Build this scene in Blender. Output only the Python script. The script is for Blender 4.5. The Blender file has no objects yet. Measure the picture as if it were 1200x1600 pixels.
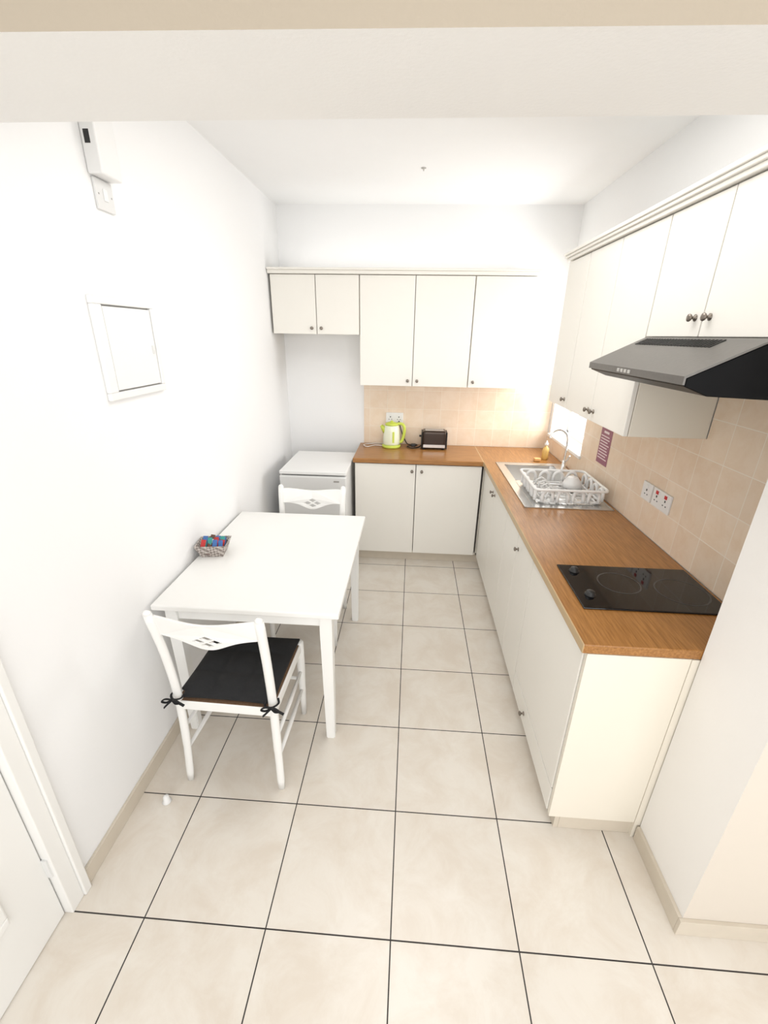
import bpy, bmesh, math, random
from mathutils import Vector, Matrix
random.seed(7)
S=bpy.context.scene
COL=bpy.context.collection
# ------------------------------------------------------------------ materials
def newmat(name):
    m=bpy.data.materials.new(name); m.use_nodes=True
    nt=m.node_tree; b=nt.nodes["Principled BSDF"]
    return m,nt,b
def simple(name,col,rough=.5,metal=0,noise=.03,scale=8,bump=0,bscale=200,coat=0,trans=0,spec=None):
    m,nt,b=newmat(name)
    g=nt.nodes.new("ShaderNodeNewGeometry")
    n=nt.nodes.new("ShaderNodeTexNoise"); n.inputs["Scale"].default_value=scale; n.inputs["Detail"].default_value=4
    nt.links.new(g.outputs["Position"],n.inputs["Vector"])
    r=nt.nodes.new("ShaderNodeMapRange"); r.inputs["To Min"].default_value=1-noise; r.inputs["To Max"].default_value=1+noise
    nt.links.new(n.outputs["Fac"],r.inputs["Value"])
    mx=nt.nodes.new("ShaderNodeVectorMath"); mx.operation='SCALE'; mx.inputs[0].default_value=col[:3]
    nt.links.new(r.outputs["Result"],mx.inputs["Scale"]); nt.links.new(mx.outputs["Vector"],b.inputs["Base Color"])
    b.inputs["Roughness"].default_value=rough; b.inputs["Metallic"].default_value=metal
    if coat: b.inputs["Coat Weight"].default_value=coat
    if trans: b.inputs["Transmission Weight"].default_value=trans
    if spec is not None: b.inputs["Specular IOR Level"].default_value=spec
    if bump:
        n2=nt.nodes.new("ShaderNodeTexNoise"); n2.inputs["Scale"].default_value=bscale
        nt.links.new(g.outputs["Position"],n2.inputs["Vector"])
        bp=nt.nodes.new("ShaderNodeBump"); bp.inputs["Strength"].default_value=bump; bp.inputs["Distance"].default_value=.002
        nt.links.new(n2.outputs["Fac"],bp.inputs["Height"]); nt.links.new(bp.outputs["Normal"],b.inputs["Normal"])
    return m
def tilemat(name,axes,w,mortar,c1,c2,cm,rough,off=(0,0),marble=0.0,vein=None,nscale=5):
    m,nt,b=newmat(name); L=nt.links.new
    g=nt.nodes.new("ShaderNodeNewGeometry"); sp=nt.nodes.new("ShaderNodeSeparateXYZ"); cb=nt.nodes.new("ShaderNodeCombineXYZ")
    L(g.outputs["Position"],sp.inputs[0])
    for k,ax in enumerate(axes):
        a=nt.nodes.new("ShaderNodeMath"); a.operation='ADD'; a.inputs[1].default_value=off[k]+w*40
        L(sp.outputs[ax],a.inputs[0]); L(a.outputs[0],cb.inputs[k])
    br=nt.nodes.new("ShaderNodeTexBrick"); br.offset=0; br.squash=1
    br.inputs["Scale"].default_value=1; br.inputs["Brick Width"].default_value=w; br.inputs["Row Height"].default_value=w
    br.inputs["Mortar Size"].default_value=mortar; br.inputs["Mortar Smooth"].default_value=.1
    br.inputs["Color1"].default_value=(*c1,1); br.inputs["Color2"].default_value=(*c2,1); br.inputs["Mortar"].default_value=(*cm,1)
    L(cb.outputs[0],br.inputs["Vector"])
    n=nt.nodes.new("ShaderNodeTexNoise"); n.inputs["Scale"].default_value=nscale; n.inputs["Detail"].default_value=9; n.inputs["Roughness"].default_value=.68; n.inputs["Distortion"].default_value=.5
    L(g.outputs["Position"],n.inputs["Vector"])
    cr=nt.nodes.new("ShaderNodeValToRGB"); v=vein or (.8,.7,.6)
    cr.color_ramp.elements[0].position=.38; cr.color_ramp.elements[0].color=(*v,1)
    cr.color_ramp.elements[1].position=.60; cr.color_ramp.elements[1].color=(1,1,1,1)
    L(n.outputs["Fac"],cr.inputs[0])
    inv=nt.nodes.new("ShaderNodeMath"); inv.operation='MULTIPLY_ADD'; inv.inputs[1].default_value=-marble; inv.inputs[2].default_value=marble
    L(br.outputs["Fac"],inv.inputs[0])
    mx=nt.nodes.new("ShaderNodeMix"); mx.data_type='RGBA'; mx.blend_type='MULTIPLY'; L(inv.outputs[0],mx.inputs[0])
    L(br.outputs["Color"],mx.inputs[6]); L(cr.outputs[0],mx.inputs[7]); L(mx.outputs[2],b.inputs["Base Color"])
    rr=nt.nodes.new("ShaderNodeMapRange"); rr.inputs["To Min"].default_value=rough; rr.inputs["To Max"].default_value=.85
    L(br.outputs["Fac"],rr.inputs["Value"]); L(rr.outputs[0],b.inputs["Roughness"])
    bp=nt.nodes.new("ShaderNodeBump"); bp.invert=True; bp.inputs["Strength"].default_value=.35; bp.inputs["Distance"].default_value=.002
    L(br.outputs["Fac"],bp.inputs["Height"]); L(bp.outputs["Normal"],b.inputs["Normal"])
    return m
def woodmat(name,ca,cb_,split_x=None):
    m,nt,b=newmat(name); L=nt.links.new
    g=nt.nodes.new("ShaderNodeNewGeometry")
    def grain(scale):
        mp=nt.nodes.new("ShaderNodeMapping"); mp.inputs["Scale"].default_value=scale
        L(g.outputs["Position"],mp.inputs["Vector"])
        n=nt.nodes.new("ShaderNodeTexNoise"); n.inputs["Scale"].default_value=1; n.inputs["Detail"].default_value=5; n.inputs["Roughness"].default_value=.6; n.inputs["Distortion"].default_value=.3
        L(mp.outputs[0],n.inputs["Vector"]); return n.outputs["Fac"]
    gy=grain((150,9,150)); gx=grain((9,150,150))
    sp=nt.nodes.new("ShaderNodeSeparateXYZ"); L(g.outputs["Position"],sp.inputs[0])
    lt=nt.nodes.new("ShaderNodeMath"); lt.operation='LESS_THAN'; lt.inputs[1].default_value=split_x if split_x is not None else -99
    L(sp.outputs[0],lt.inputs[0])
    mf=nt.nodes.new("ShaderNodeMix"); L(lt.outputs[0],mf.inputs[0]); L(gy,mf.inputs[2]); L(gx,mf.inputs[3])
    cr=nt.nodes.new("ShaderNodeValToRGB"); cr.color_ramp.elements[0].position=.3; cr.color_ramp.elements[0].color=(*ca,1)
    cr.color_ramp.elements[1].position=.7; cr.color_ramp.elements[1].color=(*cb_,1)
    L(mf.outputs[0],cr.inputs[0]); 
    d=nt.nodes.new("ShaderNodeMath"); d.operation='SUBTRACT'; d.inputs[1].default_value=split_x; L(sp.outputs[0],d.inputs[0])
    ab=nt.nodes.new("ShaderNodeMath"); ab.operation='ABSOLUTE'; L(d.outputs[0],ab.inputs[0])
    l2=nt.nodes.new("ShaderNodeMath"); l2.operation='LESS_THAN'; l2.inputs[1].default_value=.0035; L(ab.outputs[0],l2.inputs[0])
    mj=nt.nodes.new("ShaderNodeMix"); mj.data_type='RGBA'; L(l2.outputs[0],mj.inputs[0]); L(cr.outputs[0],mj.inputs[6]); mj.inputs[7].default_value=(.5,.36,.2,1)
    L(mj.outputs[2],b.inputs["Base Color"])
    b.inputs["Roughness"].default_value=.3
    return m
M={}
M['wall']=simple("wall_paint",(.89,.89,.888),.75,noise=.01,scale=3,bump=.15,bscale=90)
M['ceil']=simple("ceiling_paint",(.90,.90,.895),.8,noise=.01,bump=.1,bscale=60)
M['stub']=simple("wall_paint_cream",(.86,.84,.81),.75,noise=.01,scale=3,bump=.15,bscale=90)
M['stubf']=simple("wall_front_shade_beige",(.66,.60,.52),.8,noise=.01,scale=3,bump=.15,bscale=90)  # darker beige puts the shade on the stub's front face into its colour
M['beam']=simple("beam_underside_paint",(.88,.87,.85),.8,noise=.02,scale=4,bump=.3,bscale=120)
M['tan']=simple("beam_front_shade_tan",(.44,.38,.30),.8,noise=.02,scale=4,bump=.3,bscale=120)  # tan stands in for shade on the beam face towards the dark room
M['cab']=simple("cabinet_warm_white",(.85,.825,.765),.35,noise=.01,scale=2)
M['cabside']=simple("cabinet_side_cream",(.80,.75,.65),.45,noise=.015,scale=2)
M['joint']=simple("door_joint_grey",(.50,.48,.45),.6)
M['white']=simple("white_gloss_paint",(.86,.855,.83),.3,noise=.01)
M['plastic']=simple("white_plastic",(.84,.84,.83),.35,noise=.01)
M['fridge']=simple("fridge_white_shaded",(.74,.74,.73),.3,noise=.01)  # white enamel greyed, so the fridge front's shading is in the colour
M['grey']=simple("grey_gap",(.35,.34,.32),.6)
M['knob']=simple("pewter_knob",(.23,.20,.17),.35,metal=.9,noise=.2,scale=80)
M['steel']=simple("stainless_steel",(.66,.66,.65),.28,metal=1,noise=.05,scale=60)
M['chrome']=simple("chrome",(.8,.8,.8),.08,metal=1,noise=.01)
M['hoodtop']=simple("hood_brushed_grey",(.17,.16,.15),.35,metal=.7,noise=.12,scale=90)
M['black']=simple("black_enamel",(.003,.003,.0035),.35,noise=.1,spec=.12)
M['blackplastic']=simple("black_plastic",(.012,.012,.012),.4,noise=.1)
M['glass']=simple("black_ceramic_glass",(.004,.004,.005),.05,noise=.05)
M['ring']=simple("hob_ring_grey",(.09,.09,.09),.25)
M['cloth']=simple("black_cushion_cloth",(.010,.010,.011),.9,noise=.35,scale=120,bump=.6,bscale=500)
M['rush']=simple("brown_rush_seat",(.17,.095,.05),.8,noise=.35,scale=150,bump=.8,bscale=300)
M['lime']=simple("lime_plastic",(.60,.71,.10),.3,noise=.03)
M['kettle']=simple("translucent_white_plastic",(.84,.88,.70),.3,noise=.02)
M['bronze']=simple("toaster_dark_bronze",(.05,.035,.028),.3,metal=.6,noise=.1)
M['purple']=simple("notice_mauve",(.33,.13,.19),.5,noise=.05)
M['pink']=simple("notice_pale_print",(.85,.74,.76),.6)
M['red']=simple("red_switch",(.6,.02,.02),.35)
M['yellow']=simple("yellow_liquid",(.75,.5,.16),.3)
M['orange']=simple("orange_sponge",(.75,.42,.16),.8,noise=.2,scale=200)
M['skirt']=simple("skirting_tile_beige",(.62,.555,.46),.4,noise=.08,scale=14)
M['sred']=simple("sachet_red",(.5,.03,.03),.4); M['sblue']=simple("sachet_blue",(.05,.15,.4),.4)
M['swhite']=simple("sachet_white",(.8,.8,.8),.4); M['sgreen']=simple("sachet_teal",(.04,.3,.27),.4); M['sbrown']=simple("sachet_brown",(.12,.05,.03),.4)
M['floor']=tilemat("floor_tiles",(0,1),.4,.0022,(.735,.688,.618),(.75,.703,.633),(.035,.03,.028),.28,marble=.55,vein=(.85,.79,.73),nscale=5.5)
M['tileR']=tilemat("peach_tiles_side",(1,2),.15,.0018,(.81,.665,.52),(.87,.735,.59),(.90,.82,.71),.3,off=(.03,-.885),marble=.45,vein=(.90,.82,.72),nscale=12)
M['tileB']=tilemat("peach_tiles_rear",(0,2),.15,.0016,(.81,.665,.52),(.87,.735,.59),(.89,.80,.68),.3,off=(.05,-.885),marble=.45,vein=(.90,.82,.72),nscale=12)
M['wood']=woodmat("worktop_oak_laminate",(.25,.105,.025),(.46,.218,.065),.562)
m,nt,b=newmat("basket_weave"); g=nt.nodes.new("ShaderNodeNewGeometry"); ck=nt.nodes.new("ShaderNodeTexChecker"); ck.inputs["Scale"].default_value=75
mp=nt.nodes.new("ShaderNodeMapping"); mp.inputs["Rotation"].default_value=(.6,.8,.5)
nt.links.new(g.outputs["Position"],mp.inputs["Vector"]); nt.links.new(mp.outputs[0],ck.inputs["Vector"])
ck.inputs["Color1"].default_value=(.55,.5,.46,1); ck.inputs["Color2"].default_value=(.25,.21,.19,1); nt.links.new(ck.outputs[0],b.inputs["Base Color"]); b.inputs["Roughness"].default_value=.7
M['basket']=m
m,nt,b=newmat("window_glass"); nt.nodes.remove(b); o=nt.nodes["Material Output"]
t=nt.nodes.new("ShaderNodeBsdfTransparent"); gl=nt.nodes.new("ShaderNodeBsdfGlossy"); gl.inputs["Roughness"].default_value=.02
ms=nt.nodes.new("ShaderNodeMixShader"); ms.inputs[0].default_value=.05; nt.links.new(t.outputs[0],ms.inputs[1]); nt.links.new(gl.outputs[0],ms.inputs[2]); nt.links.new(ms.outputs[0],o.inputs[0])
M['pane']=m

# ------------------------------------------------------------------ helpers
WL={}
def wl(o): return WL.get(o.name,Vector((0,0,0)))
def thing(name,label,cat,loc=(0,0,0)):
    e=bpy.data.objects.new(name,None); e.empty_display_size=.05; COL.objects.link(e); e.location=loc
    e["label"]=label; e["category"]=cat; WL[e.name]=Vector(loc); return e
def fin(name,bm,mat,parent=None,loc=None,smooth=False,label=None,cat=None,kind=None):
    me=bpy.data.meshes.new(name)
    base=wl(parent) if parent else Vector(loc if loc else (0,0,0))
    for v in bm.verts: v.co-=base
    bmesh.ops.recalc_face_normals(bm,faces=bm.faces)
    bm.to_mesh(me); bm.free()
    if smooth:
        for p in me.polygons: p.use_smooth=True
    mats=mat if isinstance(mat,list) else [mat]
    for x in mats: me.materials.append(M[x])
    o=bpy.data.objects.new(name,me); COL.objects.link(o)
    if parent: o.parent=parent; WL[o.name]=wl(parent).copy()
    else: o.location=base; WL[o.name]=base
    if label: o["label"]=label
    if cat: o["category"]=cat
    if kind: o["kind"]=kind
    return o
def addbox(bm,b,bev=0,seg=2):
    x0,x1,y0,y1,z0,z1=b
    vs=[bm.verts.new(p) for p in [(x0,y0,z0),(x1,y0,z0),(x1,y1,z0),(x0,y1,z0),(x0,y0,z1),(x1,y0,z1),(x1,y1,z1),(x0,y1,z1)]]
    fs=[bm.faces.new([vs[i] for i in f]) for f in [(0,3,2,1),(4,5,6,7),(0,1,5,4),(1,2,6,5),(2,3,7,6),(3,0,4,7)]]
    if bev:
        es=list({e for f in fs for e in f.edges})
        bmesh.ops.bevel(bm,geom=es,offset=bev,segments=seg,affect='EDGES',profile=.5)
def boxes(name,bl,mat,parent=None,bev=0,seg=2,**k):
    bm=bmesh.new()
    for b in bl: addbox(bm,b,bev,seg)
    return fin(name,bm,mat,parent,**k)
def slab(name,us,vs,keep,axis,w0,w1,mat,bev=0,**k):
    bm=bmesh.new(); V={}
    def P(u,v,w): 
        return {0:(w,u,v),1:(u,w,v),2:(u,v,w)}[axis]
    def g(i,j,w):
        if (i,j,w) not in V: V[(i,j,w)]=bm.verts.new(P(us[i],vs[j],w))
        return V[(i,j,w)]
    n,mn=len(us)-1,len(vs)-1
    K={(i,j) for i in range(n) for j in range(mn) if keep((us[i]+us[i+1])/2,(vs[j]+vs[j+1])/2)}
    for (i,j) in K:
        for w in (w0,w1): bm.faces.new([g(i,j,w),g(i+1,j,w),g(i+1,j+1,w),g(i,j+1,w)])
        for (di,dj,a,b) in [(-1,0,(i,j),(i,j+1)),(1,0,(i+1,j),(i+1,j+1)),(0,-1,(i,j),(i+1,j)),(0,1,(i,j+1),(i+1,j+1))]:
            if (i+di,j+dj) not in K: bm.faces.new([g(*a,w0),g(*b,w0),g(*b,w1),g(*a,w1)])
    return fin(name,bm,mat,**k)
def addlathe(bm,prof,c,axis='Z',seg=20,mi=0):
    def T(r,a,h):
        x,y=r*math.cos(a),r*math.sin(a)
        v={'Z':(x,y,h),'X':(h,x,y),'-X':(-h,x,y),'Y':(x,h,y),'-Y':(x,-h,y)}[axis]
        return Vector(c)+Vector(v)
    rings=[]
    for r,h in prof:
        if r<1e-6: rings.append([bm.verts.new(T(0,0,h))])
        else: rings.append([bm.verts.new(T(r,2*math.pi*i/seg,h)) for i in range(seg)])
    for A,B in zip(rings,rings[1:]):
        for i in range(seg):
            j=(i+1)%seg
            if len(A)==1 and len(B)==1: continue
            if len(A)==1: f=bm.faces.new([A[0],B[i],B[j]])
            elif len(B)==1: f=bm.faces.new([A[i],A[j],B[0]])
            else: f=bm.faces.new([A[i],A[j],B[j],B[i]])
            f.material_index=mi
    for R_ in (rings[0],rings[-1]):
        if len(R_)>1:
            try: bm.faces.new(R_)
            except: pass
def lathe(name,prof,c,mat,parent=None,axis='Z',seg=20,**k):
    bm=bmesh.new(); addlathe(bm,prof,c,axis,seg); return fin(name,bm,mat,parent,smooth=k.pop('smooth',True),**k)
def addtube(bm,pts,rad,seg=10,closed=False,flat=1.0):
    pts=[Vector(p) for p in pts]; n=len(pts)
    if not isinstance(rad,(list,tuple)): rad=[rad]*n
    rings=[]; up=None
    for i,p in enumerate(pts):
        if closed: t=(pts[(i+1)%n]-pts[i-1])
        else: t=pts[min(i+1,n-1)]-pts[max(i-1,0)]
        t.normalize()
        if up is None:
            up=Vector((0,0,1)) if abs(t.z)<.9 else Vector((0,1,0))
        s=t.cross(up); s.normalize(); up=s.cross(t); up.normalize()
        rings.append([bm.verts.new(p+rad[i]*(math.cos(2*math.pi*k/seg)*s+flat*math.sin(2*math.pi*k/seg)*up)) for k in range(seg)])
    m=n if closed else n-1
    for i in range(m):
        A,B=rings[i],rings[(i+1)%n]
        for k in range(seg): bm.faces.new([A[k],A[(k+1)%seg],B[(k+1)%seg],B[k]])
    if not closed: bm.faces.new(rings[0]); bm.faces.new(rings[-1])
def tube(name,paths,mat,parent=None,seg=10,**k):
    bm=bmesh.new()
    for p in paths: addtube(bm,p[0],p[1],seg,*(p[2:] if len(p)>2 else ()))
    return fin(name,bm,mat,parent,smooth=True,**k)
def bez(pts,n=12):
    P=[Vector(p) for p in pts]; P=[P[0]*2-P[1]]+P+[P[-1]*2-P[-2]]; out=[]
    for i in range(1,len(P)-2):
        a,b,c,d=P[i-1:i+3]
        for k in range(n):
            t=k/n; out.append(.5*((2*b)+(-a+c)*t+(2*a-5*b+4*c-d)*t*t+(-a+3*b-3*c+d)*t**3))
    out.append(P[-2]); return out
def plate2d(loops,thick,bev=.001):
    cu=bpy.data.curves.new("tmp",'CURVE'); cu.dimensions='2D'; cu.fill_mode='BOTH'; cu.extrude=thick/2-bev; cu.bevel_depth=bev; cu.bevel_resolution=1
    for lp in loops:
        s=cu.splines.new('POLY'); s.points.add(len(lp)-1)
        for i,(x,y) in enumerate(lp): s.points[i].co=(x,y,0,1)
        s.use_cyclic_u=True
    o=bpy.data.objects.new("tmp",cu); COL.objects.link(o)
    bpy.context.view_layer.update()
    me=bpy.data.meshes.new_from_object(o.evaluated_get(bpy.context.evaluated_depsgraph_get()))
    bm=bmesh.new(); bm.from_mesh(me); bmesh.ops.remove_doubles(bm,verts=bm.verts,dist=1e-5)
    bpy.data.objects.remove(o); bpy.data.curves.remove(cu); bpy.data.meshes.remove(me)
    return bm
def struct(o):
    o["kind"]="structure"
    return o
# ------------------------------------------------------------------ room constants
XL,XR,YB,ZC=-1.05,1.165,2.98,2.635
CT=.885
inroom=lambda u,v: (v<.3 or u<XR+.2)
struct(slab("floor",[-1.3,XR+.2,3.2],[-2.6,.3,3.2],inroom,2,-.1,0,'floor'))
struct(slab("ceiling",[-1.3,XR+.2,3.2],[-2.6,.3,3.2],inroom,2,ZC,ZC+.1,'ceil'))
struct(slab("wall_left",[-2.6,-.86,0.0,3.1],[0,2.05,ZC],lambda u,v: not(-.86<u<0 and v<2.05),0,XL-.12,XL,'wall'))
struct(boxes("wall_back",[(XL-.12,XR+.2,YB,YB+.12,0,ZC)],'wall'))
WY0,WY1,WZ0,WZ1=2.2,2.92,1.02,2.15
struct(slab("wall_right",[.368,WY0,WY1,YB],[0,WZ0,WZ1,ZC],lambda u,v: not(WY0<u<WY1 and WZ0<v<WZ1),0,XR,XR+.2,'wall'))
def sixface(x0,x1,y0,y0b,y1,z0,z1):
    bm=bmesh.new()
    vs=[bm.verts.new(p) for p in [(x0,y0,z0),(x1,y0b,z0),(x1,y1,z0),(x0,y1,z0),(x0,y0,z1),(x1,y0b,z1),(x1,y1,z1),(x0,y1,z1)]]
    for k_,f in enumerate([(0,3,2,1),(4,5,6,7),(0,1,5,4),(1,2,6,5),(2,3,7,6),(3,0,4,7)]):
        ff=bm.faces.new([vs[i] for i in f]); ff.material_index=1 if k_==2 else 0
    return bm
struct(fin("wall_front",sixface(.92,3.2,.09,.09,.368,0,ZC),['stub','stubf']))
struct(fin("trim_1",sixface(XL,.9195,.068,.104,.368,2.173,ZC),['beam','tan']))
struct(slab("trim_2",[-.40,XR-.006],[CT,1.405],lambda u,v:True,1,YB-.006,YB,'tileB'))
struct(slab("trim_3",[.37,1.0,WY0,YB-.006],[CT,WZ0,1.405,1.66],lambda u,v:(v<WZ0 or (u<WY0 and (v<1.405 or u<1.0))),0,XR-.006,XR,'tileR'))
struct(boxes("baseboard_left",[(XL,XL+.012,.075,2.9,0,.07)],'skirt',bev=.002))
struct(boxes("baseboard_right",[(.908,.9199,.0905,.366,0,.07)],'skirt',bev=.001))
struct(boxes("baseboard_front",[(.908,3.1,.078,.0899,0,.07)],'skirt',bev=.001))
struct(boxes("trim_4",[(.612,.63,.385,2.53,0,.078),(.63,.906,.385,.40,0,.078),(-.42,.612,2.515,2.53,0,.078)],'skirt',bev=.002))
w=boxes("window_1",[(XR+.13,XR+.18,WY0,WY0+.04,WZ0,WZ1),(XR+.13,XR+.18,WY1-.04,WY1,WZ0,WZ1),(XR+.13,XR+.18,WY0,WY1,WZ0,WZ0+.04),(XR+.13,XR+.18,WY0,WY1,WZ1-.04,WZ1)],'white',bev=.003)
struct(w)
boxes("window_pane",[(XR+.15,XR+.154,WY0+.04,WY1-.04,WZ0+.04,WZ1-.04)],'pane',w)
struct(boxes("trim_5",[(XR-.02,XR+.19,WY0-.02,WY1+.02,WZ0-.018,WZ0+.003)],'white',bev=.003))
d=boxes("door_1",[(XL-.055,XL-.012,-.852,-.008,0.004,2.045)],'white',bev=.003); struct(d)
def frame_rect(y0,y1,z0,z1,x,t,w):
    return [(x-t,x+t,y0,y1,z0,z0+w),(x-t,x+t,y0,y1,z1-w,z1),(x-t,x+t,y0,y0+w,z0+w,z1-w),(x-t,x+t,y1-w,y1,z0+w,z1-w)]
boxes("door_moulding",frame_rect(-.72,-.14,.24,.95,XL-.009,.010,.03)+[(XL-.017,XL-.005,-.66,-.20,.30,.89)],'white',d,bev=.005)
boxes("door_moulding",frame_rect(-.72,-.14,1.08,1.9,XL-.009,.010,.03)+[(XL-.017,XL-.005,-.66,-.20,1.14,1.84)],'white',d,bev=.005)
boxes("hinge",[(XL-.013,XL+.004,-.012,.0,.20,.28)],'fridge',d,bev=.002)
struct(boxes("trim_6",[(XL-.11,XL+.014,-.005,.045,0,2.12),(XL+.0005,XL+.022,.045,.072,0,2.12),(XL-.11,XL+.014,-.93,-.855,0,2.12),(XL-.11,XL+.014,-.855,-.005,2.047,2.12)],'white',bev=.003))
# ------------------------------------------------------------------ knobs
KP=[(.010,0),(.010,.002),(.0045,.005),(.004,.011),(.009,.014),(.0115,.018),(.0105,.021),(.006,.023),(0,.0235)]
def knob(c,axis,parent): return lathe("knob",KP,c,'knob',parent,axis,16)
def shell(name,b,parent,front,mat='cabside'):
    x0,x1,y0,y1,z0,z1=b; t=.016; L=[(x0,x1,y0,y1,z0,z0+t)]
    if front=='-X': L+=[(x0,x1,y0,y0+t,z0,z1),(x0,x1,y1-t,y1,z0,z1),(x1-.006,x1,y0,y1,z0,z1)]
    else: L+=[(x0,x0+t,y0,y1,z0,z1),(x1-t,x1,y0,y1,z0,z1),(x0,x1,y1-.006,y1,z0,z1)]
    return boxes(name,L,mat,parent,bev=.0008,seg=1)
GAP=.0025
def door_x(parent,xf,y0,y1,z0,z1,kn=None,name="door",mat='cab'):
    d=boxes(name,[(xf,xf+.018,y0+GAP,y1-GAP,z0,z1)],mat,parent,bev=.002)
    if kn: knob((xf,kn[0],kn[1]),'-X',d)
    return d
def door_y(parent,yf,x0,x1,z0,z1,kn=None,name="door",mat='cab'):
    d=boxes(name,[(x0+GAP,x1-GAP,yf,yf+.018,z0,z1)],mat,parent,bev=.002)
    if kn: knob((kn[0],yf,kn[1]),'-Y',d)
    return d
XF=.578
def base_side(y0,y1,doors,label,drawer=None):
    t=thing("base_cabinet",label,"cabinet",(.87,(y0+y1)/2,.08))
    shell("body",(XF+.019,1.155,y0,y1,.08,.848),t,'-X')
    for (a,b,z0,z1,kn) in doors: door_x(t,XF,a,b,z0,z1,kn)
    if drawer:
        a,b,z0,z1,kn=drawer; door_x(t,XF,a,b,z0,z1,kn,name="drawer")
    return t
base_side(1.60,2.455,[(1.60,2.03,.085,.842,(1.995,.785)),(2.03,2.455,.085,.842,(2.065,.785))],"cream-white two-door base cabinet under the steel sink")
base_side(1.02,1.598,[(1.02,1.31,.085,.842,(1.275,.755)),(1.31,1.598,.085,.842,None)],"cream-white two-door base cabinet beside the sink unit")
hb=base_side(.394,1.018,[(.394,1.018,.205,.842,None)],"cream-white base cabinet with low drawer under the hob",drawer=(.394,1.018,.085,.198,(.80,.14)))
boxes("end_panel",[(XF+.004,.898,.374,.392,.078,.848)],'cabside',hb,bev=.001)
boxes("filler_panel",[(.899,1.15,.372,.392,.0,.848)],'cabside',hb,bev=.0005)
t=thing("base_cabinet","cream-white two-door base cabinet under kettle and toaster","cabinet",(.08,2.74,.08))
shell("body",(-.42,.59,2.494,2.965,.08,.848),t,'-Y')
door_y(t,2.475,-.42,.055,.085,.842,(.025,.79)); door_y(t,2.475,.055,.56,.085,.842,(.10,.79))
hx0,hx1,hy0,hy1=.69,1.075,2.0,2.415
wt=slab("worktop",[-.432,.562,hx0,hx1,XR-.007],[.372,hy0,hy1,2.458,YB-.007],
   lambda u,v:(not(hx0<u<hx1 and hy0<v<hy1)) and (u>.562 or v>2.458),2,.85,CT,'wood',loc=(.86,1.5,.85),
   label="L-shaped oak-effect laminate worktop over the base cabinets",cat="worktop")
bv=wt.modifiers.new("b",'BEVEL'); bv.width=.004; bv.segments=2; bv.limit_method='ANGLE'
ZT=2.15
def upper_rear(x0,x1,z0,splits,kn,label):
    t=thing("wall_cabinet",label,"cabinet",((x0+x1)/2,2.8,z0))
    boxes("body",[(x0,x1,2.670,YB-.001 if z0>1.5 else YB-.007,z0,ZT)],'cabside',t,bev=.001,seg=1)
    for a in splits[1:-1]: boxes("door_joint",[(a-.004,a+.004,2.6688,2.6699,z0,ZT)],'joint',t)
    for a,b,k in zip(splits,splits[1:],kn): door_y(t,2.65,a,b,z0,ZT-.003,k)
upper_rear(-1.035,-.397,1.76,[-1.035,-.71,-.397],[(-.745,1.80),(-.675,1.80)],"short cream-white two-door wall cabinet above the fridge")
upper_rear(-.395,.413,1.405,[-.395,.0,.413],[(-.035,1.445),(.035,1.445)],"tall cream-white two-door wall cabinet above the kettle")
upper_rear(.415,.835,1.405,[.415,.835],[(.45,1.445)],"tall cream-white single-door wall cabinet by the window")
boxes("cabinet_cornice",[(-1.045,.848,2.632,YB-.001,ZT+.001,ZT+.024),(-1.045,.858,2.620,YB-.001,ZT+.024,ZT+.038)],'cab',bev=.003,loc=(-.1,2.8,ZT),label="cream-white moulded cornice on top of the rear wall cabinets",cat="cornice")
XU=.84
def upper_side(y0,y1,z0,splits,kn,label):
    t=thing("wall_cabinet",label,"cabinet",(1.0,(y0+y1)/2,z0))
    boxes("body",[(XU+.020,XR-.007,y0,y1,z0,ZT)],'cabside',t,bev=.001,seg=1)
    for a in splits[1:-1]: boxes("door_joint",[(XU+.0188,XU+.0199,a-.004,a+.004,z0,ZT)],'joint',t)
    for a,b,k in zip(splits,splits[1:],kn): door_x(t,XU,a,b,z0,ZT-.003,k)
upper_side(1.716,2.03,1.405,[1.716,2.03],[(1.75,1.45)],"tall cream-white single-door wall cabinet next to the window")
upper_side(1.003,1.714,1.405,[1.003,1.363,1.714],[(1.33,1.45),(1.395,1.45)],"tall cream-white two-door wall cabinet above the notice")
upper_side(.374,1.001,1.772,[.374,.69,1.001],[(.655,1.825),(.725,1.825)],"short cream-white two-door wall cabinet above the extractor hood")
boxes("cabinet_cornice",[(.826,XR-.001,.374,2.042,ZT+.001,ZT+.016),(.817,XR-.001,.374,2.05,ZT+.016,ZT+.028),(.810,XR-.001,.374,2.058,ZT+.028,ZT+.042)],'cab',bev=.003,loc=(1,1.2,ZT),label="cream-white moulded cornice on the long run of wall cabinets",cat="cornice")
# ------------------------------------------------------------------ hood
t=thing("extractor_hood","slanted black and grey extractor hood under short wall cabinet","extractor hood",(.95,.68,1.63))
def prism(bm,prof,y0,y1):
    A=[bm.verts.new((x,y0,z)) for x,z in prof]; B=[bm.verts.new((x,y1,z)) for x,z in prof]
    n=len(prof); bm.faces.new(A); bm.faces.new(B)
    for i in range(n): bm.faces.new([A[i],A[(i+1)%n],B[(i+1)%n],B[i]])
bm=bmesh.new(); prism(bm,[(.662,1.658),(.662,1.678),(.84,1.766),(1.155,1.766),(1.155,1.62),(.72,1.636)],.381,.985)
bmesh.ops.bevel(bm,geom=bm.edges[:],offset=.002,segments=1,affect='EDGES'); fin("hood_body",bm,'black',t)
bm=bmesh.new(); prism(bm,[(.655,1.662),(.655,1.682),(.836,1.7705),(.838,1.7665),(.660,1.678),(.660,1.662)],.380,.988)
fin("hood_panel",bm,'hoodtop',t)
bm=bmesh.new()
sx=.836-.655; sz=1.7705-1.682
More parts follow.
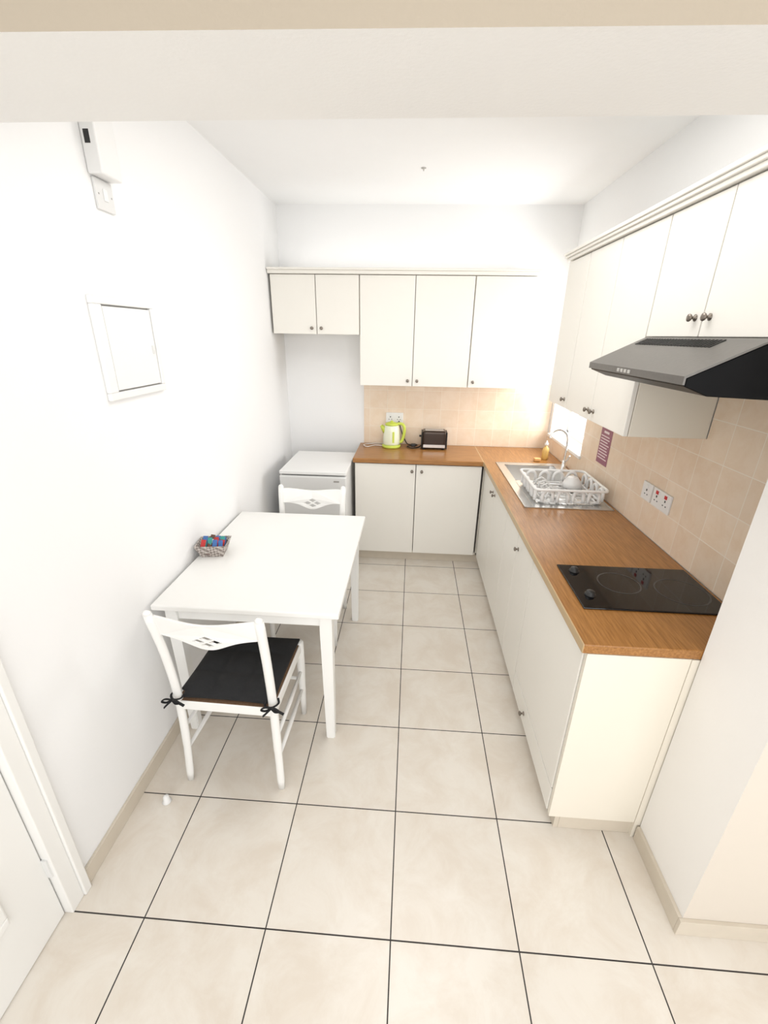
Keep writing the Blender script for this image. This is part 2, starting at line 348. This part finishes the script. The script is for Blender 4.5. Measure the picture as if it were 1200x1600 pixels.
for i in range(26):
    y=.53+i*.0165
    a,b_=.72,.93
    prism(bm,[(.655+sx*a,1.682+sz*a+.0004),(.655+sx*b_,1.682+sz*b_+.0004),(.655+sx*b_,1.682+sz*b_+.0018),(.655+sx*a,1.682+sz*a+.0018)],y,y+.009)
fin("vent_grille",bm,'black',t)
for i in range(4): boxes("switch",[(.652,.656,.66+i*.024,.674+i*.024,1.667,1.677)],'joint',t,bev=.001)
# ------------------------------------------------------------------ hob
t=thing("hob","black glass two-ring electric hob set into the worktop","hob",(.885,.72,CT))
bm=bmesh.new(); addbox(bm,(.630,1.14,.565,.877,CT+.0005,CT+.007),.003); fin("glass_surface",bm,'glass',t)
def ring(cx,cy,rs):
    bm=bmesh.new()
    for r in rs:
        n=56; A=[];B=[]
        for i in range(n):
            a=2*math.pi*i/n; A.append(bm.verts.new((cx+r*math.cos(a),cy+r*math.sin(a),CT+.0074))); B.append(bm.verts.new((cx+(r-.0016)*math.cos(a),cy+(r-.0016)*math.sin(a),CT+.0074)))
        for i in range(n): bm.faces.new([A[i],A[(i+1)%n],B[(i+1)%n],B[i]])
    return bm
fin("cooking_zone",ring(.825,.745,[.078,.075]),'ring',t); fin("cooking_zone",ring(1.035,.70,[.092,.089]),'ring',t)
for c in [(.683,.825),(.683,.652)]:
    lathe("control_knob",[(.020,0),(.020,.003),(.016,.005),(.0145,.014),(.012,.016),(0,.0165)],(c[0],c[1],CT+.007),'blackplastic',t,seg=24)
# ------------------------------------------------------------------ sink
SX0,SX1,SY0,SY1=.65,1.135,1.53,2.455
t=thing("sink","stainless steel inset sink with ridged drainer in the worktop","sink",(.89,2,.74))
bx0,bx1,by0,by1=.705,1.06,2.02,2.40
slab("sink_rim",[SX0,bx0,bx1,SX1],[SY0,by0,by1,SY1],lambda u,v:not(bx0<u<bx1 and by0<v<by1),2,CT+.0005,CT+.004,'steel',parent=t)
bm=bmesh.new(); zb=.745
r0=[(bx0,by0),(bx1,by0),(bx1,by1),(bx0,by1)]; c=((bx0+bx1)/2,(by0+by1)/2)
T_=[bm.verts.new((x,y,CT+.003)) for x,y in r0]; Bm=[bm.verts.new((c[0]+(x-c[0])*.88,c[1]+(y-c[1])*.88,zb)) for x,y in r0]
for i in range(4): bm.faces.new([T_[i],T_[(i+1)%4],Bm[(i+1)%4],Bm[i]])
bm.faces.new(Bm); bmesh.ops.bevel(bm,geom=[e for e in bm.edges if not all(v in T_ for v in e.verts)],offset=.03,segments=4,affect='EDGES',profile=.5)
fin("sink_bowl",bm,'steel',t,smooth=True)
lathe("drain",[(.035,0),(.035,.003),(.02,.004),(0,.002)],(c[0],c[1],zb+.001),'chrome',t)
o=boxes("drainer_ridges",[(.70+i*.034,.708+i*.034,1.57,1.97,CT+.003,CT+.006) for i in range(12)]+[(SX0,SX0+.01,SY0,SY1,CT+.003,CT+.006),(SX1-.01,SX1,SY0,SY1,CT+.003,CT+.006),(SX0,SX1,SY0,SY0+.01,CT+.003,CT+.006),(SX0,SX1,SY1-.01,SY1,CT+.003,CT+.006)],'steel',t,bev=.0012)
t=thing("tap","chrome swan-neck mixer tap behind the sink bowl","tap",(1.095,2.3,CT+.004))
lathe("tap_base",[(.022,0),(.022,.006),(.017,.012),(.015,.06),(.013,.07),(0,.07)],(1.095,2.3,CT+.004),'chrome',t)
tube("spout",[(bez([(1.095,2.3,.95),(1.095,2.3,1.10),(1.075,2.3,1.155),(1.03,2.3,1.175),(.985,2.3,1.155),(.972,2.3,1.115)],8),.0075)],'chrome',t,seg=14)
tube("lever",[(bez([(1.095,2.3,.955),(1.10,2.265,.97),(1.10,2.225,1.01)],6),[.007]*6+[.0055]*7)],'chrome',t,seg=10)
t=thing("soap_bottle","small yellow washing-up liquid bottle beside the tap","bottle",(1.05,2.60,CT))
lathe("bottle",[(.022,0),(.025,.006),(.025,.07),(.02,.09),(.009,.10),(.009,.11),(0,.11)],(1.05,2.60,CT),'yellow',t)
lathe("bottle_cap",[(.013,0),(.013,.018),(.005,.022),(.005,.035),(0,.035)],(1.05,2.60,CT+.1102),'plastic',t)
boxes("sponge",[(.95,1.0,2.51,2.55,CT+.001,CT+.026)],'orange',bev=.006,loc=(.96,2.52,CT),label="orange kitchen sponge lying behind the sink",cat="sponge")
# ------------------------------------------------------------------ dish rack
t=thing("dish_rack","white plastic dish rack on the sink drainer","dish rack",(.92,1.77,CT+.008))
rx0,rx1,ry0,ry1=.715,1.115,1.585,1.985; zb,zt=CT+.017,CT+.090
def rect(ins,z): 
    x0,x1,y0,y1=rx0+ins,rx1-ins,ry0+ins,ry1-ins; r=.03; out=[]
    for cx,cy,a0 in [(x1-r,y0+r,-90),(x1-r,y1-r,0),(x0+r,y1-r,90),(x0+r,y0+r,180)]:
        for k in range(6): a=math.radians(a0+k*18); out.append((cx+r*math.cos(a),cy+r*math.sin(a),z))
    return out
tube("rack_rim",[(rect(0,zt),.008,True)],'plastic',t,seg=8)
tube("rack_base_rim",[(rect(.02,zb),.007,True)],'plastic',t,seg=8)
def arch(bm,p0,p1):
    (xa,ya),(xb,yb)=p0,p1; pts=[(xa,ya,zb)]; h=zt-zb-.006
    for k in range(9):
        a=math.pi*k/8; f=.5-.5*math.cos(a); pts.append((xa+(xb-xa)*f,ya+(yb-ya)*f,zb+h*.5+h*.5*math.sin(a)))
    pts.append((xb,yb,zb)); addtube(bm,pts,.010,8)
n=4
w_=(rx1-rx0-.06)/n
for side in range(4):
    bm=bmesh.new()
    for i in range(n):
        a=(rx0 if side<2 else ry0)+.03+i*w_+.014; b2=a+w_-.028
        if side==0: arch(bm,(a,ry0+.012),(b2,ry0+.012))
        if side==1: arch(bm,(a,ry1-.012),(b2,ry1-.012))
        if side==2: arch(bm,(rx0+.012,a),(rx0+.012,b2))
        if side==3: arch(bm,(rx1-.012,a),(rx1-.012,b2))
    fin("rack_side",bm,'plastic',t,smooth=True)
boxes("rack_base",[(rx0+.02,rx1-.02,ry0+.03+i*.060,ry0+.036+i*.060,zb-.004,zb+.004) for i in range(6)]+[(rx0+.05+i*.1,rx0+.056+i*.1,ry0+.02,ry1-.02,zb-.006,zb+.002) for i in range(4)],'plastic',t,bev=.001)
x=.80
bm=bmesh.new(); y0_=ry0+.06
for i in range(5):
    y=y0_+i*.0625
    addtube(bm,[(x,y,zb),(x,y,zb+.035),(x+.03,y,zb+.052),(x+.06,y,zb+.035),(x+.06,y,zb)],.0055,6)
addtube(bm,[(x,y0_,zb+.003),(x,y0_+.25,zb+.003)],.004,6); addtube(bm,[(x+.06,y0_,zb+.003),(x+.06,y0_+.25,zb+.003)],.004,6)
fin("plate_divider",bm,'plastic',t,smooth=True)
for k in range(4):
    lathe("rack_foot",[(.008,0),(.008,.011),(0,.011)],((rx0+.04,rx1-.04)[k%2],(ry0+.04,ry1-.04)[k//2],CT+.0062),'plastic',t,seg=10)
lathe("bowl",[(0,.062),(.030,.062),(.033,.057),(.052,.03),(.060,0),(.056,0),(.048,.03),(.030,.053),(0,.055)],(1.01,1.86,zb+.008),'plastic',loc=(1.01,1.86,zb+.008),label="white bowl turned upside down in the dish rack",cat="bowl",seg=32)
# ------------------------------------------------------------------ wall sockets
def socket_x(yc,zc,wd,double,red,label):
    x=XR-.006; t=thing("wall_socket",label,"socket",(x,yc,zc))
    boxes("faceplate",[(x-.010,x,yc-wd/2,yc+wd/2,zc-.043,zc+.043)],'plastic',t,bev=.003)
    cs=[yc-.036,yc+.036] if double else [yc]
    for c in cs:
        boxes("socket_holes",[(x-.0108,x-.0098,c-.004,c+.004,zc+.002,zc+.012),(x-.0108,x-.0098,c-.015,c-.008,zc-.016,zc-.011),(x-.0108,x-.0098,c+.008,c+.015,zc-.016,zc-.011)],'blackplastic',t)
        boxes("switch",[(x-.013,x-.0095,c-.009,c+.009,zc+.018,zc+.034)],'red' if red else 'plastic',t,bev=.001)
socket_x(1.298,1.084,.086,False,False,"white single wall socket on the peach tiles")
socket_x(1.170,1.084,.146,True,True,"white double wall socket with red switches on peach tiles")
x,zc,y=-.137,1.11,YB-.006
t=thing("wall_socket","white double wall socket behind the kettle","socket",(x,y,zc))
boxes("faceplate",[(x-.073,x+.073,y-.010,y,zc-.043,zc+.043)],'plastic',t,bev=.003)
for c in (x-.036,x+.036):
    boxes("socket_holes",[(c-.004,c+.004,y-.0108,y-.0098,zc+.002,zc+.012),(c-.015,c-.008,y-.0108,y-.0098,zc-.016,zc-.011),(c+.008,c+.015,y-.0108,y-.0098,zc-.016,zc-.011)],'blackplastic',t)
    boxes("switch",[(c-.009,c+.009,y-.013,y-.0095,zc+.018,zc+.034)],'plastic',t,bev=.001)
x=XR-.006
t=thing("wall_notice","purple printed notice stuck on the tiles","notice",(x,1.86,1.16))
boxes("notice_sheet",[(x-.002,x,1.79,1.94,1.06,1.27)],'purple',t)
L=[]
for i in range(9):
    z=1.222-i*.0165; L.append((x-.0026,x-.0018,1.803+random.random()*.04,1.928,z,z+.006))
L.append((x-.0026,x-.0018,1.83,1.90,1.243,1.256)); boxes("printed_lines",L,'pink',t)
# ------------------------------------------------------------------ kettle & toaster
kx,ky=-.155,2.85
t=thing("kettle","white and lime green electric kettle on the worktop","kettle",(kx,ky,CT))
lathe("kettle_base",[(.074,0),(.078,.006),(.078,.018),(.070,.024),(0,.024)],(kx,ky,CT+.001),'lime',t,seg=32)
lathe("kettle_body",[(.068,0),(.071,.01),(.070,.06),(.062,.13),(.056,.155),(.05,.160),(0,.160)],(kx,ky,CT+.026),'kettle',t,seg=32)
lathe("kettle_lid",[(.055,0),(.054,.012),(.035,.022),(.012,.025),(.011,.034),(0,.036)],(kx,ky,CT+.186),'lime',t,seg=28)
bm=bmesh.new(); addtube(bm,bez([(kx+.045,ky,CT+.197),(kx+.085,ky,CT+.195),(kx+.105,ky,CT+.165),(kx+.102,ky,CT+.10),(kx+.085,ky,CT+.05),(kx+.062,ky,CT+.045)],6),.0125,12); fin("handle",bm,'lime',t,smooth=True)
bm=bmesh.new(); addtube(bm,[(kx-.05,ky,CT+.13),(kx-.075,ky,CT+.165),(kx-.088,ky,CT+.18)],[.026,.018,.012],12); fin("spout",bm,'lime',t,smooth=True)
boxes("water_gauge",[(kx+.01,kx+.026,ky-.071,ky-.060,CT+.05,CT+.14)],'lime',t,bev=.002)
tube("cord",[(bez([(kx-.07,ky,CT+.010),(kx-.14,ky+.02,CT+.007),(kx-.20,ky-.04,CT+.007),(kx-.235,ky+.03,CT+.007),(kx-.15,ky+.08,CT+.007),(kx-.04,ky+.105,CT+.012),(kx-.01,YB-.02,CT+.1),(kx-.018,YB-.020,CT+.19)],8),.0035)],'plastic',t,seg=8,label="white power cord")
tx,ty=.20,2.85
t=thing("toaster","small dark bronze two-slot toaster on the worktop","toaster",(tx,ty,CT))
boxes("toaster_body",[(tx-.098,tx+.098,ty-.07,ty+.07,CT+.012,CT+.155)],'bronze',t,bev=.022,seg=5)
for s in (-1,1): boxes("side_panel",[(tx+s*.101-.005,tx+s*.101+.005,ty-.062,ty+.062,CT+.006,CT+.145)],'blackplastic',t,bev=.004)
for s in (-1,1): boxes("toast_slot",[(tx-.075,tx+.075,ty+s*.024-.012,ty+s*.024+.012,CT+.1545,CT+.1565)],'steel',t,bev=.0008)
boxes("trim_band",[(tx-.09,tx+.09,ty-.0725,ty-.069,CT+.02,CT+.045)],'steel',t,bev=.001)
boxes("lever",[(tx-.124,tx-.106,ty-.012,ty+.012,CT+.095,CT+.108)],'blackplastic',t,bev=.003)
for k in range(4): lathe("foot",[(.01,0),(.01,.014),(0,.014)],(tx+(-.08,.08)[k%2],ty+(-.05,.05)[k//2],CT),'blackplastic',t,seg=10)
tube("cord",[(bez([(tx-.1,ty+.04,CT+.016),(tx-.13,ty-.02,CT+.009),(tx-.19,ty-.05,CT+.009),(tx-.22,ty,CT+.012),(tx-.15,ty-.01,CT+.018),(tx-.14,ty+.05,CT+.014),(tx-.20,ty+.03,CT+.018),(tx-.23,ty+.08,CT+.022),(tx-.27,YB-.03,CT+.1),(tx-.30,YB-.020,CT+.2)],8),.0045)],'blackplastic',t,seg=8)
boxes("plug",[(tx-.19,tx-.15,ty-.045,ty-.01,CT+.015,CT+.04)],'blackplastic',t,bev=.006)
# ------------------------------------------------------------------ fridge
t=thing("fridge","small white under-counter fridge beside the base cabinets","fridge",(-.685,2.47,0))
fx0,fx1,fy0,fy1=-.93,-.445,2.18,2.76
boxes("fridge_body",[(fx0+.004,fx1-.004,fy0+.06,fy1,.03,.822)],'fridge',t,bev=.006)
boxes("fridge_top",[(fx0,fx1,fy0+.006,fy1+.005,.824,.85)],'plastic',t,bev=.006,seg=3)
boxes("fridge_door",[(fx0,fx1,fy0,fy0+.054,.07,.815)],'fridge',t,bev=.010,seg=3)
boxes("badge",[(fx1-.09,fx1-.05,fy0-.0015,fy0+.001,.775,.787)],'grey',t,bev=.0005)
for k in range(4): lathe("foot",[(.02,0),(.02,.03),(0,.03)],((fx0+.05,fx1-.05)[k%2],(fy0+.1,fy1-.06)[k//2],0),'blackplastic',t,seg=12)
# ------------------------------------------------------------------ table
t=thing("dining_table","white painted rectangular wooden table against the wall","table",(-.648,1.19,0))
TX0,TX1,TY0,TY1,TZ=-1.034,-.256,.676,1.70,.727
bm=bmesh.new(); addbox(bm,(TX0,TX1,TY0,TY1,TZ-.026,TZ),.006,3); fin("tabletop",bm,'white',t)
for b_ in [(TX0+.05,TX1-.05,TY0+.045,TY0+.063,.635,.701),(TX0+.05,TX1-.05,TY1-.063,TY1-.045,.635,.701),(TX0+.035,TX0+.053,TY0+.064,TY1-.064,.635,.701),(TX1-.063,TX1-.045,TY0+.064,TY1-.064,.635,.701)]: boxes("apron",[b_],'white',t,bev=.002)
def leg(cx,cy):
    bm=bmesh.new(); a,b_=.026,.019
    prof=[(b_,0),(b_+.001,.004),(a-.001,.55),(a,.60),(a,.70)]
    rings=[[bm.verts.new((cx+sx*r,cy+sy*r,z)) for sx,sy in ((-1,-1),(1,-1),(1,1),(-1,1))] for r,z in prof]
    for A,B in zip(rings,rings[1:]):
        for i in range(4): bm.faces.new([A[i],A[(i+1)%4],B[(i+1)%4],B[i]])
    bm.faces.new(rings[0]); bm.faces.new(rings[-1])
    vert=[e for e in bm.edges if abs(e.verts[0].co.z-e.verts[1].co.z)>.001]
    bmesh.ops.bevel(bm,geom=vert,offset=.004,segments=2,affect='EDGES'); fin("leg",bm,'white',t)
for cx in (TX0+.06,TX1-.062):
    for cy in (TY0+.06,TY1-.06): leg(cx,cy)
# ------------------------------------------------------------------ chairs
def build_chair():
    t=thing("dining_chair","","chair",(0,0,0))
    for s in (-1,1):
        tube("back_post",[(bez([(s*.198,-.205,0),(s*.192,-.188,.22),(s*.190,-.185,.44),(s*.192,-.205,.66),(s*.197,-.243,.868)],5),[.013]+[.016]*4+[.0175]*13+[.0175,.018,.0165],False,.75)],'white',t,seg=16)
        tube("post_tip",[([(s*.197,-.2428,.866),(s*.1972,-.2442,.874),(s*.1973,-.245,.879),(s*.1973,-.2455,.881)],[.0165,.0135,.008,.002],False,.75)],'white',t,seg=16)
        tube("front_leg",[([(s*.19,.185,0),(s*.19,.187,.1),(s*.19,.19,.3),(s*.19,.19,.43),(s*.19,.19,.438)],[.0125,.015,.019,.019,.015])],'white',t,seg=12)
    xs=[-.183+.366*i/28 for i in range(29)]
    top=[(x,.850-.008*math.cos(x/.183*math.pi)) for x in xs]
    bot=[(x,.770-.045*math.exp(-(x/.085)**2)) for x in xs]
    loop=top+bot[::-1]
    def dia(cx,cz,a=.0265,b=.0130): return [(cx-a,cz),(cx,cz+b),(cx+a,cz),(cx,cz-b)]
    cz=.764
    loops=[loop,dia(-.0305,cz),dia(.0305,cz),dia(0,cz+.0160),dia(0,cz-.0160)]
    bm=plate2d(loops,.010,.0008)
    bmesh.ops.triangulate(bm,faces=bm.faces)
    for v in bm.verts:
        x,z,y=v.co.x,v.co.y,v.co.z
        v.co=Vector((x,y-.224-.195*(z-.79)-.020*(1-(x/.183)**2),z))
    fin("top_rail",bm,'white',t)
    for b_ in [(-.182,.182,-.197,-.172,.385,.43),(-.182,.182,.178,.20,.385,.43),(-.20,-.178,-.171,.177,.385,.43),(.178,.20,-.171,.177,.385,.43)]: boxes("seat_rail",[b_],'white',t,bev=.006,seg=3)
    bm=bmesh.new(); n=16; G={}
    for i in range(n+1):
        for j in range(n+1):
            u,v=i/n*2-1,j/n*2-1
            G[i,j]=bm.verts.new((u*.193,v*.193+.0,.430+.012*(1-max(abs(u),abs(v))**4)-.010*(1-max(abs(u),abs(v)))))
    for i in range(n):
        for j in range(n): bm.faces.new([G[i,j],G[i+1,j],G[i+1,j+1],G[i,j+1]])
    r=bmesh.ops.extrude_face_region(bm,geom=bm.faces[:])
    for v in r['geom']:
        if isinstance(v,bmesh.types.BMVert): v.co.z=.418
    fin("seat",bm,'rush',t,label="woven brown rush seat")
    for s in (-1,1):
        for z in (.16,.27): tube("side_stretcher",[([(s*.194,-.186,z),(s*.192,0,z),(s*.19,.188,z)],[.007,.0105,.007])],'white',t,seg=10)
    tube("front_stretcher",[([(-.19,.187,.22),(0,.187,.22),(.19,.187,.22)],[.007,.0105,.007])],'white',t,seg=10)
    return t
ch=build_chair()
ch["label"]="white wooden chair with black cushion tucked under the table"
ch["group"]="dining chairs at the white table"
kids=list(ch.children)
c2=ch.copy(); COL.objects.link(c2)
for k in kids:
    kc=k.copy(); kc.parent=c2; COL.objects.link(kc)
ch.location=(-.672,.672,0); ch.rotation_euler=(0,0,math.radians(-1.5))
c2.location=(-.600,1.555,0); c2.rotation_euler=(0,0,math.radians(181))
c2["label"]="white wooden chair at the table end next to the fridge"
cu=thing("seat_cushion","quilted black seat cushion tied to the chair","cushion",(0,0,0))
bm=bmesh.new(); n=40; G={}
for i in range(n+1):
    for j in range(n+1):
        u,v=i/n*2-1,j/n*2-1
        e=(1-abs(u)**8)*(1-abs(v)**8); q=abs(math.sin((u+1)*1.5*math.pi)*math.sin((v+1)*1.5*math.pi))**.5
        hw=.170 if v<-.8 else .193
        G[i,j]=bm.verts.new((u*(hw-.005*(1-v*v)),v*(.192-.005*(1-u*u)),.452+.010*max(e,0)**.6+.014*e*q))
for i in range(n):
    for j in range(n): bm.faces.new([G[i,j],G[i+1,j],G[i+1,j+1],G[i,j+1]])
r=bmesh.ops.extrude_face_region(bm,geom=bm.faces[:])
for v in r['geom']:
    if isinstance(v,bmesh.types.BMVert): v.co.z=.4445
fin("cushion_pad",bm,'cloth',cu,smooth=True)
for s in (-1,1):
    P=[]
    X,Y,Z=s*.195,-.212,.452
    P.append((bez([(s*.165,-.185,.452),(s*.168,-.208,.454),(X,Y,Z),(s*.214,-.19,.452),(s*.205,-.165,.452)],5),.0045,False,.5))
    P.append((bez([(X,Y-.004,Z),(X-.02,Y-.014,Z+.012),(X-.036,Y-.016,Z+.001),(X-.02,Y-.014,Z-.005),(X,Y-.004,Z)],5),.005,False,.5))
    P.append((bez([(X,Y-.004,Z),(X+.018,Y-.014,Z+.011),(X+.034,Y-.016,Z),(X+.018,Y-.014,Z-.006),(X,Y-.004,Z)],5),.005,False,.5))
    P.append((bez([(X,Y-.004,Z),(X-.016,Y-.018,Z-.012),(X-.03,Y-.018,Z-.028)],5),.005,False,.5))
    P.append((bez([(X,Y-.004,Z),(X+.03,Y-.012,Z-.004),(X+.05,Y-.014,Z-.014)],5),.006,False,.5))
    tube("tie",P,'cloth',cu,seg=8)
cu.location=ch.location; cu.rotation_euler=ch.rotation_euler
# ------------------------------------------------------------------ basket + sachets
bx,by,bz=-.965,1.145,TZ+.0005
bm=bmesh.new()
def rl(hw,hd,z): return [bm.verts.new((sx*hw,sy*hd,z)) for sx,sy in ((-1,-1),(1,-1),(1,1),(-1,1))]
R_=[rl(.052,.044,0),rl(.074,.062,.060),rl(.076,.064,.064),rl(.071,.059,.064),rl(.050,.042,.005)]
for A,B in zip(R_,R_[1:]):
    for i in range(4): bm.faces.new([A[i],A[(i+1)%4],B[(i+1)%4],B[i]])
bm.faces.new(R_[0]); bm.faces.new(R_[-1])
bk=fin("basket",bm,'basket',label="small grey woven basket holding drink sachets on the table",cat="basket")
bk.location=(bx,by,bz); bk.rotation_euler=(0,0,.15)
cols=['sred','sblue','swhite','sgreen','sred','sbrown','sblue','sred','sgreen']
idx=0
for r_ in range(4):
    for c_ in range(4):
        bm=bmesh.new(); w_,h_=.0115,.030
        prof=[(-1,.05),(-.85,.35),(-.4,1),(.4,1),(.85,.35),(1,.05)]
        rg=[]
        for (u,th) in prof:
            rg.append([bm.verts.new((sx*w_,u*h_,sz*.0035*th)) for sx,sz in ((-1,0),(-.6,1),(.6,1),(1,0),(.6,-1),(-.6,-1))])
        for A,B in zip(rg,rg[1:]):
            for k in range(6): bm.faces.new([A[k],A[(k+1)%6],B[(k+1)%6],B[k]])
        bm.faces.new(rg[0]); bm.faces.new(rg[-1])
        c=cols[(idx*5+r_)%len(cols)]; idx+=1
        s=fin("drink_sachet",bm,c,label={'sred':"red",'sblue':"blue",'swhite':"white",'sgreen':"teal",'sbrown':"dark brown"}[c]+" paper drink sachet in the woven basket",cat="sachet")
        s["group"]="drink sachets in the basket"
        lx=-.042+c_*.028; ly=-.032+r_*.020; ca,sa=math.cos(.15),math.sin(.15)
        s.location=(bx+lx*ca-ly*sa,by+lx*sa+ly*ca,bz+.050+.010*math.sin(idx*2.3)); s.rotation_euler=(math.radians(48),math.radians(9*math.sin(idx)),.15+.10*math.sin(idx*3.1))
# ------------------------------------------------------------------ left wall things
t=thing("fuse_box_panel","white framed square access panel on the wall","wall panel",(XL,.90,1.70))
py0,py1,pz0,pz1=.722,1.078,1.535,1.87
boxes("panel_frame",[(XL,XL+.016,py0,py1,pz0,pz0+.026),(XL,XL+.016,py0,py1,pz1-.026,pz1),(XL,XL+.016,py0,py0+.046,pz0+.026,pz1-.026),(XL,XL+.016,py1-.022,py1,pz0+.026,pz1-.026)],'plastic',t,bev=.003)
boxes("panel_door",[(XL,XL+.013,py0+.051,py1-.027,pz0+.031,pz1-.031)],'plastic',t,bev=.002)
boxes("latch",[(XL+.013,XL+.017,py1-.052,py1-.040,1.68,1.71)],'fridge',t,bev=.001)
boxes("panel_gap",[(XL,XL+.002,py0+.040,py1-.018,pz0+.022,pz1-.022)],'grey',t)
t=thing("wall_control_box","tall white plastic control box high on the wall","electrical box",(XL,.91,2.22))
boxes("box_cover",[(XL,XL+.05,.858,.965,2.223,2.46)],'plastic',t,bev=.006,seg=3)
boxes("box_window",[(XL+.012,XL+.030,.8575,.8585,2.30,2.335)],'blackplastic',t)
t=thing("light_switch","white square switch plate below the control box","light switch",(XL,.915,2.18))
boxes("switch_plate",[(XL,XL+.009,.870,.960,2.132,2.220)],'fridge',t,bev=.003)
boxes("rocker",[(XL+.008,XL+.013,.905,.925,2.160,2.195)],'plastic',t,bev=.002)
for yy in (.880,.945): boxes("screw",[(XL+.0085,XL+.0095,yy,yy+.005,2.174,2.179)],'grey',t)
lathe("ceiling_hook",[(.014,0),(.014,-.003),(.004,-.006),(.003,-.015),(0,-.016)],(.02,2.24,ZC),'joint',loc=(.02,2.24,ZC),label="small metal hook plate on the ceiling",cat="hook")
lathe("door_stop",[(.016,0),(.018,.004),(.012,.012),(.011,.03),(.006,.034),(0,.034)],(-.925,.37,0),'plastic',loc=(-.925,.37,0),label="small white plastic door stop on the floor tiles",cat="door stop")
# ------------------------------------------------------------------ lights
def area(name,loc,rot,sx,sy,power,col=(1,1,1),shape='RECTANGLE'):
    l=bpy.data.lights.new(name,'AREA'); l.shape=shape; l.size=sx; l.size_y=sy; l.energy=power; l.color=col
    o=bpy.data.objects.new(name,l); COL.objects.link(o); o.location=loc; o.rotation_euler=rot; return o
area("kitchen_ceiling_fill",(.15,1.0,2.62),(0,0,0),1.0,1.0,14,(1,.99,.975))  # added fill lamp, kept out of view behind the beam
area("cabinet_top_fill",(-.1,2.80,2.20),(math.radians(172),0,0),1.7,.25,1.6,(1,.99,.97))  # added uplight hidden above the cornice, brightens ceiling and rear wall
area("window_daylight",(XR+.5,2.56,1.65),(0,math.radians(90),0),1.2,1.0,42,(1,1,1))
area("living_room_fill",(.6,-2.4,1.5),(math.radians(90),0,0),3.0,2.0,46,(1,1,1))  # added frontal fill behind the camera, not an actual window
W=bpy.data.worlds.new("w"); S.world=W; W.use_nodes=True
W.node_tree.nodes["Background"].inputs[0].default_value=(1,.99,.98,1); W.node_tree.nodes["Background"].inputs[1].default_value=1.08
S.view_settings.view_transform='Standard'; S.view_settings.look='None'
# ------------------------------------------------------------------ camera
cd=bpy.data.cameras.new("camera"); cam=bpy.data.objects.new("camera",cd); COL.objects.link(cam); S.camera=cam
cd.sensor_fit='VERTICAL'; cd.sensor_height=24; cd.lens=677.37/1600*24; cd.clip_start=.02
pi_,ya,ro=.3886,-.058,.0163
fw=Vector((math.sin(ya)*math.cos(pi_),math.cos(ya)*math.cos(pi_),-math.sin(pi_))); r=Vector((math.cos(ya),-math.sin(ya),0)); u=r.cross(fw)
r2=r*math.cos(ro)+u*math.sin(ro); u2=-r*math.sin(ro)+u*math.cos(ro)
mt=Matrix((r2,u2,-fw)).transposed().to_4x4(); mt.translation=Vector((.0013,-.7539,1.7648)); cam.matrix_world=mt
